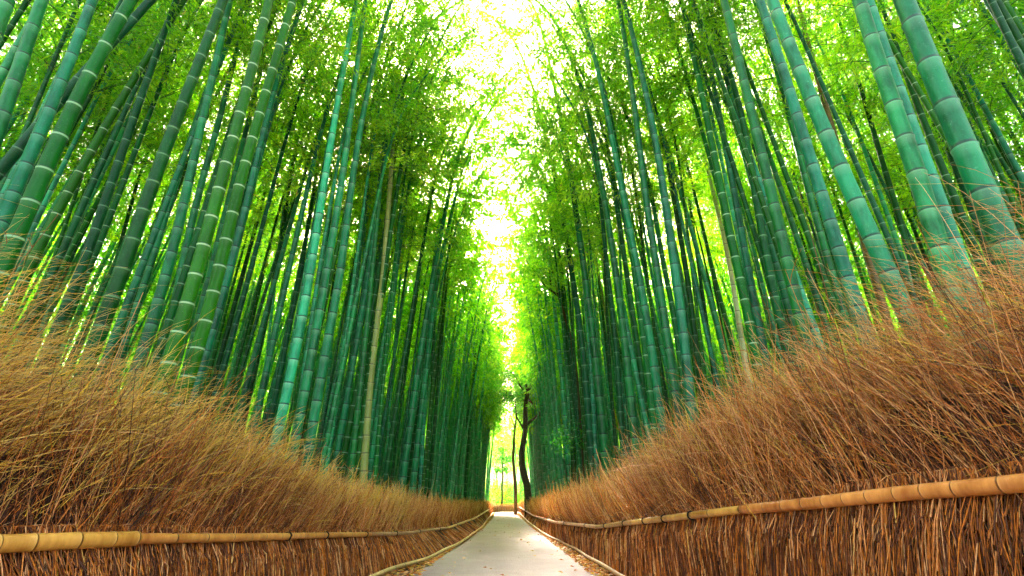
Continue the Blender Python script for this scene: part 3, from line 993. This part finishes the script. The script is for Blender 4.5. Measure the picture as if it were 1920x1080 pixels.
# the stalks between and behind the traced ones
r = np.random.default_rng(77)
taken = [(rec['Q'][0][0], rec['Q'][0][1]) for rec in RECORDS]
cand = []
tries = 0
while len(cand) < 1350 and tries < 60000:
    tries += 1
    side = -1 if r.random() < 0.5 else 1
    Y = 3.5 + 49 * r.random()
    depth = 0.55 + 13 * r.random() ** 1.6
    x = (-1.72 if side < 0 else 1.35) if Y > 25 else fence_x(side, Y)
    x = x + side * depth
    dist = math.hypot(x, Y)
    px, _, _ = proj((x, Y, 1.5))
    if dist < (8.6 if depth < 2.2 else 6.2): continue
    if not (-500 < px < 2420): continue
    if min(((x - a) ** 2 + (Y - b) ** 2) for a, b in taken) < 0.27 ** 2: continue
    taken.append((x, Y)); cand.append((dist, side, x, Y))
cand.sort()
N_IND = 288 - len(RECORDS)


def free_record(side, x, Y, rr):
    H = rr.uniform(12.5, 16.5)
    lean = -side * rr.normal(0.035, 0.035)
    leany = rr.normal(0, 0.03)
    zs = np.array([0.0, 1.5, 3.0, 4.5, 6.0, 7.5])
    bow = rr.normal(0, 0.05)
    P = np.stack([x + lean * zs + bow * np.sin(zs / 7.5 * 3.14), Y + leany * zs, zs], 1)
    u = rr.random()
    tone = 'teal' if u < 0.34 else 'frost' if u < 0.56 else 'green' if u < 0.80 else 'dark' if u < 0.99 or Y < 14 else 'tan'
    rec = dict(tone=tone, side=side, P=P, diam=rr.uniform(0.08, 0.125), Y=Y, traced=False, arch=rr.uniform(0.6, 1.6), archy=rr.normal(-0.2, 0.5))
    if abs(x) < abs(fence_x(side, Y)) + 1.6: rec['arch'] = rr.uniform(1.3, 2.1) * (1.35 if side > 0 else 1.0)
    return complete(rec, H, random)


for (dist, side, x, Y) in cand[:N_IND]:
    RECORDS.append(free_record(side, x, Y, r))
REST = cand[N_IND:]

ORD = {1: 'first', 2: 'second', 3: 'third', 4: 'fourth', 5: 'fifth', 6: 'sixth', 7: 'seventh', 8: 'eighth', 9: 'ninth', 10: 'tenth',
       11: 'eleventh', 12: 'twelfth', 13: 'thirteenth', 14: 'fourteenth', 15: 'fifteenth', 16: 'sixteenth', 17: 'seventeenth',
       18: 'eighteenth', 19: 'nineteenth'}
TENS = {2: 'twenty', 3: 'thirty', 4: 'forty', 5: 'fifty', 6: 'sixty', 7: 'seventy', 8: 'eighty', 9: 'ninety'}


def ordinal(n):
    if n in ORD: return ORD[n]
    t, u = divmod(n, 10)
    return (TENS[t][:-1] + 'ieth') if u == 0 else TENS[t] + '-' + ORD[u]


for rec in RECORDS:
    z = 2.2
    Q = rec['Q']
    p = np.array([np.interp(z, Q[:, 2], Q[:, 0]), np.interp(z, Q[:, 2], Q[:, 1]), z])
    px, py, dd = proj(p)
    rec['px'] = px; rec['wpx'] = rec['diam'] * FPX / max(dd, 0.5)
    rec['size'] = 'massive' if rec['wpx'] > 44 else 'thick' if rec['wpx'] > 19 else 'medium' if rec['wpx'] > 10 else 'slender'
groups = {}
for rec in RECORDS:
    groups.setdefault((rec['size'], rec['tone'], rec['side']), []).append(rec)
for (size, tone, side), v in groups.items():
    v.sort(key=lambda q: abs(q['px'] - 947))
    where = "on the crooked tree's bank" if side > 0 else "across from the crooked tree"
    for i, rec in enumerate(v):
        w = f"{size} {TONE_WORD[tone]} bamboo {where}"
        rec['label'] = w + (f", {ordinal(i + 1)} outward from the path" if len(v) > 1 else ", the only such one")

for k, rec in enumerate(RECORDS):
    Q = rec['Q']; base = Q[0].copy()
    root = thing("bamboo", rec['label'], "bamboo", tuple(base), "bamboos standing behind the brushwood fences")
    Ql = Q - base
    near = rec['wpx'] > 19
    V, F, U = culm_geom(Ql, rec['diam'], 20 if near else 12 if rec['wpx'] > 9 else 8, internode=(1.75 * rec['diam'] + 0.03) if rec['traced'] else None)
    obj("culm", mesh_from("culm", V, F, M[rec['tone']], uv=U, smooth=True), root)
    if rec['tone'] in ('brown',): continue
    z0 = random.uniform(6.6, 8.6) + (1.4 if rec['traced'] and rec['Y'] < 14 else 0.0)
    p0 = np.array([np.interp(z0, Q[:, 2], Q[:, i]) for i in range(3)])
    ch = Q[-1] - p0; L = np.linalg.norm(ch)
    fo = obj("foliage", CROWNS[k % len(CROWNS)], root)
    q = Vector(ch).to_track_quat('Z', 'Y')
    fo.location = Vector(p0 - base)
    fo.rotation_mode = 'QUATERNION'
    spin = Matrix.Rotation(random.uniform(0, 6.28), 4, 'Z').to_quaternion()
    fo.rotation_quaternion = q @ spin
    s = L / CROWN_L
    fo.scale = (min(1.15, s * random.uniform(0.95, 1.15)),) * 2 + (s,)


# ------------------------------------------------------------------ the grove behind: one mass
def grove():
    r = np.random.default_rng(404)
    bag = Bag()
    variants = []
    for i in range(4):
        me = crown_mesh("far_foliage", 300 + i, n_twig=5, n_leaf=5, leaf=0.24, wid=0.055, spread=1.5, sides=0)
        V = np.empty(len(me.vertices) * 3, np.float32); me.vertices.foreach_get("co", V); V = V.reshape(-1, 3)
        t = np.empty(len(V), np.float32); me.attributes["tint"].data.foreach_get("value", t)
        variants.append((V, t)); bpy.data.meshes.remove(me)
    FV, FT = [], []
    spots = [(s, x, Y) for (_, s, x, Y) in REST]
    # far banks, the wood beyond the bend, and the wood out to both sides
    far = []
    for _ in range(1500):
        x = r.uniform(-48, 48); Y = r.uniform(2, 88)
        if abs(x) < 15 and Y < 53: continue
        if Y < 58 and -3.5 < x < 4: continue
        if 58 <= Y < 66 and -2 < x < 7 and r.random() < 0.5: continue
        far.append((1 if x > 0 else -1, x, Y))
    for _ in range(1100):                                # deep wood to both sides
        far.append(((1 if r.random() < 0.5 else -1),) + (0, 0)); sd_ = far[-1][0]
        far[-1] = (sd_, sd_ * r.uniform(9, 30), r.uniform(1, 50))
    for _ in range(420):                                 # the wood carries on beyond the bend
        Y = r.uniform(75, 150); far.append((1, r.uniform(-0.22, 0.22) * Y, Y))
    for (s, x, Y) in spots + far:
        H = r.uniform(12, 16.5)
        zs = np.array([0, 3, 6, 9, 12, H])
        lean = -s * r.normal(0.03, 0.03); ly = r.normal(0, 0.03); arch = r.uniform(0.3, 1.6)
        P = np.stack([x + lean * zs - s * arch * (zs / H) ** 3.5, Y + ly * zs, zs], 1)
        d = r.uniform(0.09, 0.14)
        dist = math.hypot(x, Y)
        z_ = np.arange(0, H, 0.42)
        Q, _ = resample(P, z_)
        V, F, U = tube(Q, d / 2 * (1 - 0.75 * (z_ / H) ** 1.4), 5, z_ / 0.42, cap=False)
        bag.add(V, F, U)
        if dist < 34 and r.random() < 0.45: continue      # crowded out: a bare stalk among the others
        z0 = r.uniform(5.8, 8.2)
        p0 = np.array([np.interp(z0, P[:, 2], P[:, i]) for i in range(3)])
        ch = Vector(P[-1] - p0)
        q = (ch.to_track_quat('Z', 'Y').to_matrix() @ Matrix.Rotation(r.uniform(0, 6.28), 3, 'Z'))
        V, t = variants[int(r.integers(4))]
        m = np.array(q)
        sc = ch.length / CROWN_L
        if dist > 34:                                 # far crowns: every second leaf, larger
            V4 = V.reshape(-1, 4, 3); V4 = V4[::2]; c = V4.mean(1, keepdims=True); V = ((V4 - c) * 1.35 + c).reshape(-1, 3); t = t.reshape(-1, 4)[::2].ravel()
        FV.append((V * [1, 1, sc]) @ m.T + p0)
        FT.append(np.clip(t + r.normal(0, 0.08), 0, 0.93))
    # undergrowth and low boughs that close the wood off near the ground
    for _ in range(1100):
        if r.random() < 0.5:
            Y = r.uniform(66, 130); x = r.uniform(-0.16, 0.16) * Y - 0.8
        else:
            x = r.choice([-1, 1]) * r.uniform(9, 40); Y = r.uniform(2, 95)
        m_ = 220; hgt = r.uniform(1.0, 4.5)
        b = np.array([x, Y, 0]) + np.stack([r.normal(0, 1.1, m_), r.normal(0, 1.1, m_), hgt * r.random(m_) ** 0.8], 1)
        V, F = leaf_quads(b, r.normal(size=(m_, 3)) * [1, 1, 0.5], 0.30, 0.10, r)
        FV.append(V); FT.append(np.repeat(np.clip(r.normal(0.45, 0.2, m_), 0, 0.95), 4))
    root = bpy.data.objects.new("bamboo_grove", None); COL.objects.link(root)
    tag(root, "dense mass of distant bamboo stalks and leaves behind the front rows", "bamboo grove", kind="stuff")
    c = obj("culms", bag.mesh("culms", M['dark_far']), root); tag(c, None, None, kind="stuff")
    V = np.vstack(FV).astype(np.float32)
    f = obj("foliage", mesh_from("foliage", V, np.arange(len(V)).reshape(-1, 4), M['leaf'], tint=np.concatenate(FT)), root)
    tag(f, None, None, kind="stuff")


M['dark_far'] = culm_material("grove_culm", (0.006, 0.10, 0.022), (0.03, 0.28, 0.085), (0.25, 0.42, 0.28), pale=0.4, bloom=0.25)
grove()


# ------------------------------------------------------------------ trees with dark bark
def limb(bag, P, r0, r1, sides=8):
    P = smooth_poly(np.array(P, float), 1)
    P = P[::3] if len(P) > 20 else P
    P[1:-1] += np.random.default_rng(len(bag.V)).normal(size=P[1:-1].shape) * r0 * 0.12
    V, F, U = tube(P, np.linspace(r0, r1, len(P)), sides)
    bag.add(V, F, U)


def leafy(name, centres, radii, n, leaf, wid, seed, material):
    r = np.random.default_rng(seed)
    Vs, Ts = [], []
    for c, rad, m in zip(centres, radii, n):
        k = max(4, m // 40)
        cl = unit(r.normal(size=(k, 3))) * (r.random((k, 1)) ** 0.5) * np.array(rad)
        idx = r.integers(0, k, m)
        b = np.array(c) + cl[idx] + r.normal(size=(m, 3)) * 0.16
        d = r.normal(size=(m, 3)) * [1, 1, 0.45]
        V, F = leaf_quads(b, d, leaf, wid, r)
        Vs.append(V); Ts.append(np.repeat(np.clip(r.normal(0.5, 0.22, m) + r.normal(size=k)[idx] * 0.12, 0, 1), 4))
    V = np.vstack(Vs)
    return mesh_from(name, V, np.arange(len(V)).reshape(-1, 4), material, tint=np.concatenate(Ts))


def tree(label, limbs, blobs, bark, leaf=0.16, wid=0.08, seed=1, lmat='leaf_tree'):
    P0 = np.array(limbs[0][0][0]); base = (P0[0], P0[1], 0)
    root = thing("tree", label, "tree", base)
    inv = Matrix.Translation(-Vector(base))
    bag = Bag(); limb(bag, limbs[0][0], limbs[0][1], limbs[0][2], 12)
    kids = [obj("trunk", bag.mesh("trunk", M[bark]))]
    for P, a, b in limbs[1:]:
        bg_ = Bag(); limb(bg_, P, a, b, 6)
        kids.append(obj("branch", bg_.mesh("branch", M[bark])))
    if blobs:
        kids.append(obj("crown", leafy("crown", [b[0] for b in blobs], [b[1] for b in blobs], [b[2] for b in blobs], leaf, wid, seed, M[lmat])))
    for k in kids:
        k.parent = root; k.matrix_parent_inverse = inv


def A(px, py, Y): return tuple(at(px, py, Y))


T1 = 34.0
tree("dark crooked tree with forking limbs standing at the fence near the path's end",
     [([(at(991, 940, T1)[0], T1, -0.1), A(990, 925, T1), A(983, 887, T1), A(978, 852, T1), A(983, 813, T1), A(986, 769, T1), A(988, 739, T1), A(998, 716, T1)], 0.26, 0.12),
      ([A(989, 795, T1), A(1002, 784, T1), A(1015, 772, T1), A(1037, 748, T1 + 0.6)], 0.10, 0.03),
      ([A(986, 745, T1), A(1003, 760, T1 - 0.2), A(1012, 778, T1 - 0.3), A(1016, 800, T1 - 0.4)], 0.09, 0.03),
      ([A(981, 803, T1), A(968, 780, T1), A(966, 752, T1)], 0.07, 0.025),
      ([A(987, 742, T1), A(975, 722, T1), A(962, 700, T1), A(950, 694, T1)], 0.07, 0.02),
      ([A(996, 720, T1), A(1000, 690, T1), A(996, 650, T1), A(990, 610, T1)], 0.09, 0.02),
      ([A(988, 735, T1), A(984, 700, T1), A(978, 660, T1)], 0.08, 0.02),
      ([A(1000, 700, T1), A(1012, 670, T1), A(1020, 635, T1)], 0.06, 0.02)],
     [(A(962, 745, T1), (0.9, 0.8, 0.35), 700), (A(972, 705, T1), (0.9, 0.9, 0.4), 600), (A(1000, 660, T1), (1.0, 1.2, 0.8), 1200),
      (A(988, 620, T1), (1.0, 1.2, 0.9), 1400), (A(1020, 640, T1), (0.9, 1.0, 0.8), 900), (A(1030, 745, T1), (0.7, 0.7, 0.4), 400), (A(1005, 590, T1), (1.2, 1.2, 0.8), 1300)],
     'bark', seed=3)
T2 = 44.0
tree("thin brown bare-trunked tree leaning slightly beside the end of the path",
     [([(at(966, 958, T2)[0], T2, -0.1), A(967, 948, T2), A(966, 900, T2), A(961, 858, T2), A(965, 813, T2), A(968, 780, T2)], 0.15, 0.08),
      ([A(966, 805, T2), A(958, 780, T2), A(954, 750, T2)], 0.06, 0.02)],
     [(A(970, 765, T2), (0.8, 0.8, 0.6), 500), (A(956, 745, T2), (0.8, 0.8, 0.6), 400)], 'bark_brown', seed=4)
T3 = 60.0
tree("small young tree with a tiered crown beyond the far bend",
     [([(at(941, 950, T3)[0], T3, -0.1), A(941, 945, T3), A(942, 905, T3), A(943, 860, T3), A(943, 835, T3)], 0.13, 0.04)],
     [(A(943, 842, T3), (0.7, 0.7, 0.3), 260), (A(948, 862, T3), (1.5, 1.0, 0.35), 420), (A(938, 880, T3), (1.2, 1.0, 0.3), 320)], 'bark', leaf=0.24, wid=0.13, seed=5)
T4 = 15.5
tree("black-trunked slim tree among the bamboo with one long bare branch",
     [([(at(1090, 925, T4)[0], T4, -0.1), A(1089, 905, T4), A(1090, 850, T4), A(1088, 790, T4), A(1080, 700, T4), A(1066, 610, T4), A(1046, 552, T4), A(1034, 500, T4)], 0.10, 0.03),
      ([A(1046, 553, T4), A(1025, 540, T4), A(1012, 520, T4), A(992, 497, T4), A(980, 474, T4)], 0.035, 0.008),
      ([A(1034, 545, T4), A(1030, 505, T4), A(1020, 480, T4)], 0.03, 0.006)],
     None, 'bark', seed=6)

# leafy climber at the foot of that trunk
root = thing("shrub", "small broad-leaved green shrub growing round the black slim trunk", "shrub", (at(1070, 900, 14.8)[0], 14.8, 0))
inv = Matrix.Translation(-root.location)
bg_ = Bag()
for px in (1052, 1066, 1078, 1088):
    limb(bg_, [(at(1070, 900, 14.8)[0], 14.8, 0), A((px + 1070) / 2, 880, 14.8), A(px, 830, 14.8)], 0.014, 0.004, 4)
ks = [obj("stem", bg_.mesh("stem", M['bark'])),
      obj("leaves", leafy("leaves", [A(1047, 832, 14.8), A(1064, 822, 14.8), A(1080, 835, 14.8), A(1088, 805, 14.9)], [(0.3, 0.3, 0.12), (0.3, 0.3, 0.15), (0.2, 0.2, 0.3), (0.12, 0.12, 0.4)], [110, 120, 110, 90], 0.10, 0.055, 8, M['leaf_tree']))]
for k in ks:
    k.parent = root; k.matrix_parent_inverse = inv


# ------------------------------------------------------------------ the air between the stalks
hz, nt, nd, lk = mat("haze")
out = N(nd, "OutputMaterial"); vol = N(nd, "VolumePrincipled")
vol.inputs['Color'].default_value = (1.0, 0.97, 0.86, 1)
vol.inputs['Density'].default_value = 0.0004
vol.inputs['Anisotropy'].default_value = 0.3
lk.new(vol.outputs[0], out.inputs['Volume'])
x0, x1, y0, y1, z0, z1 = -405, 405, -305, 705, -1.5, 22
V = [(x, y, z) for x in (x0, x1) for y in (y0, y1) for z in (z0, z1)]
F = [(0, 1, 3, 2), (4, 6, 7, 5), (0, 4, 5, 1), (2, 3, 7, 6), (0, 2, 6, 4), (1, 5, 7, 3)]
tag(obj("haze", mesh_from("haze", V, F, hz)), "pale warm haze hanging between the bamboo", "haze", kind="stuff")
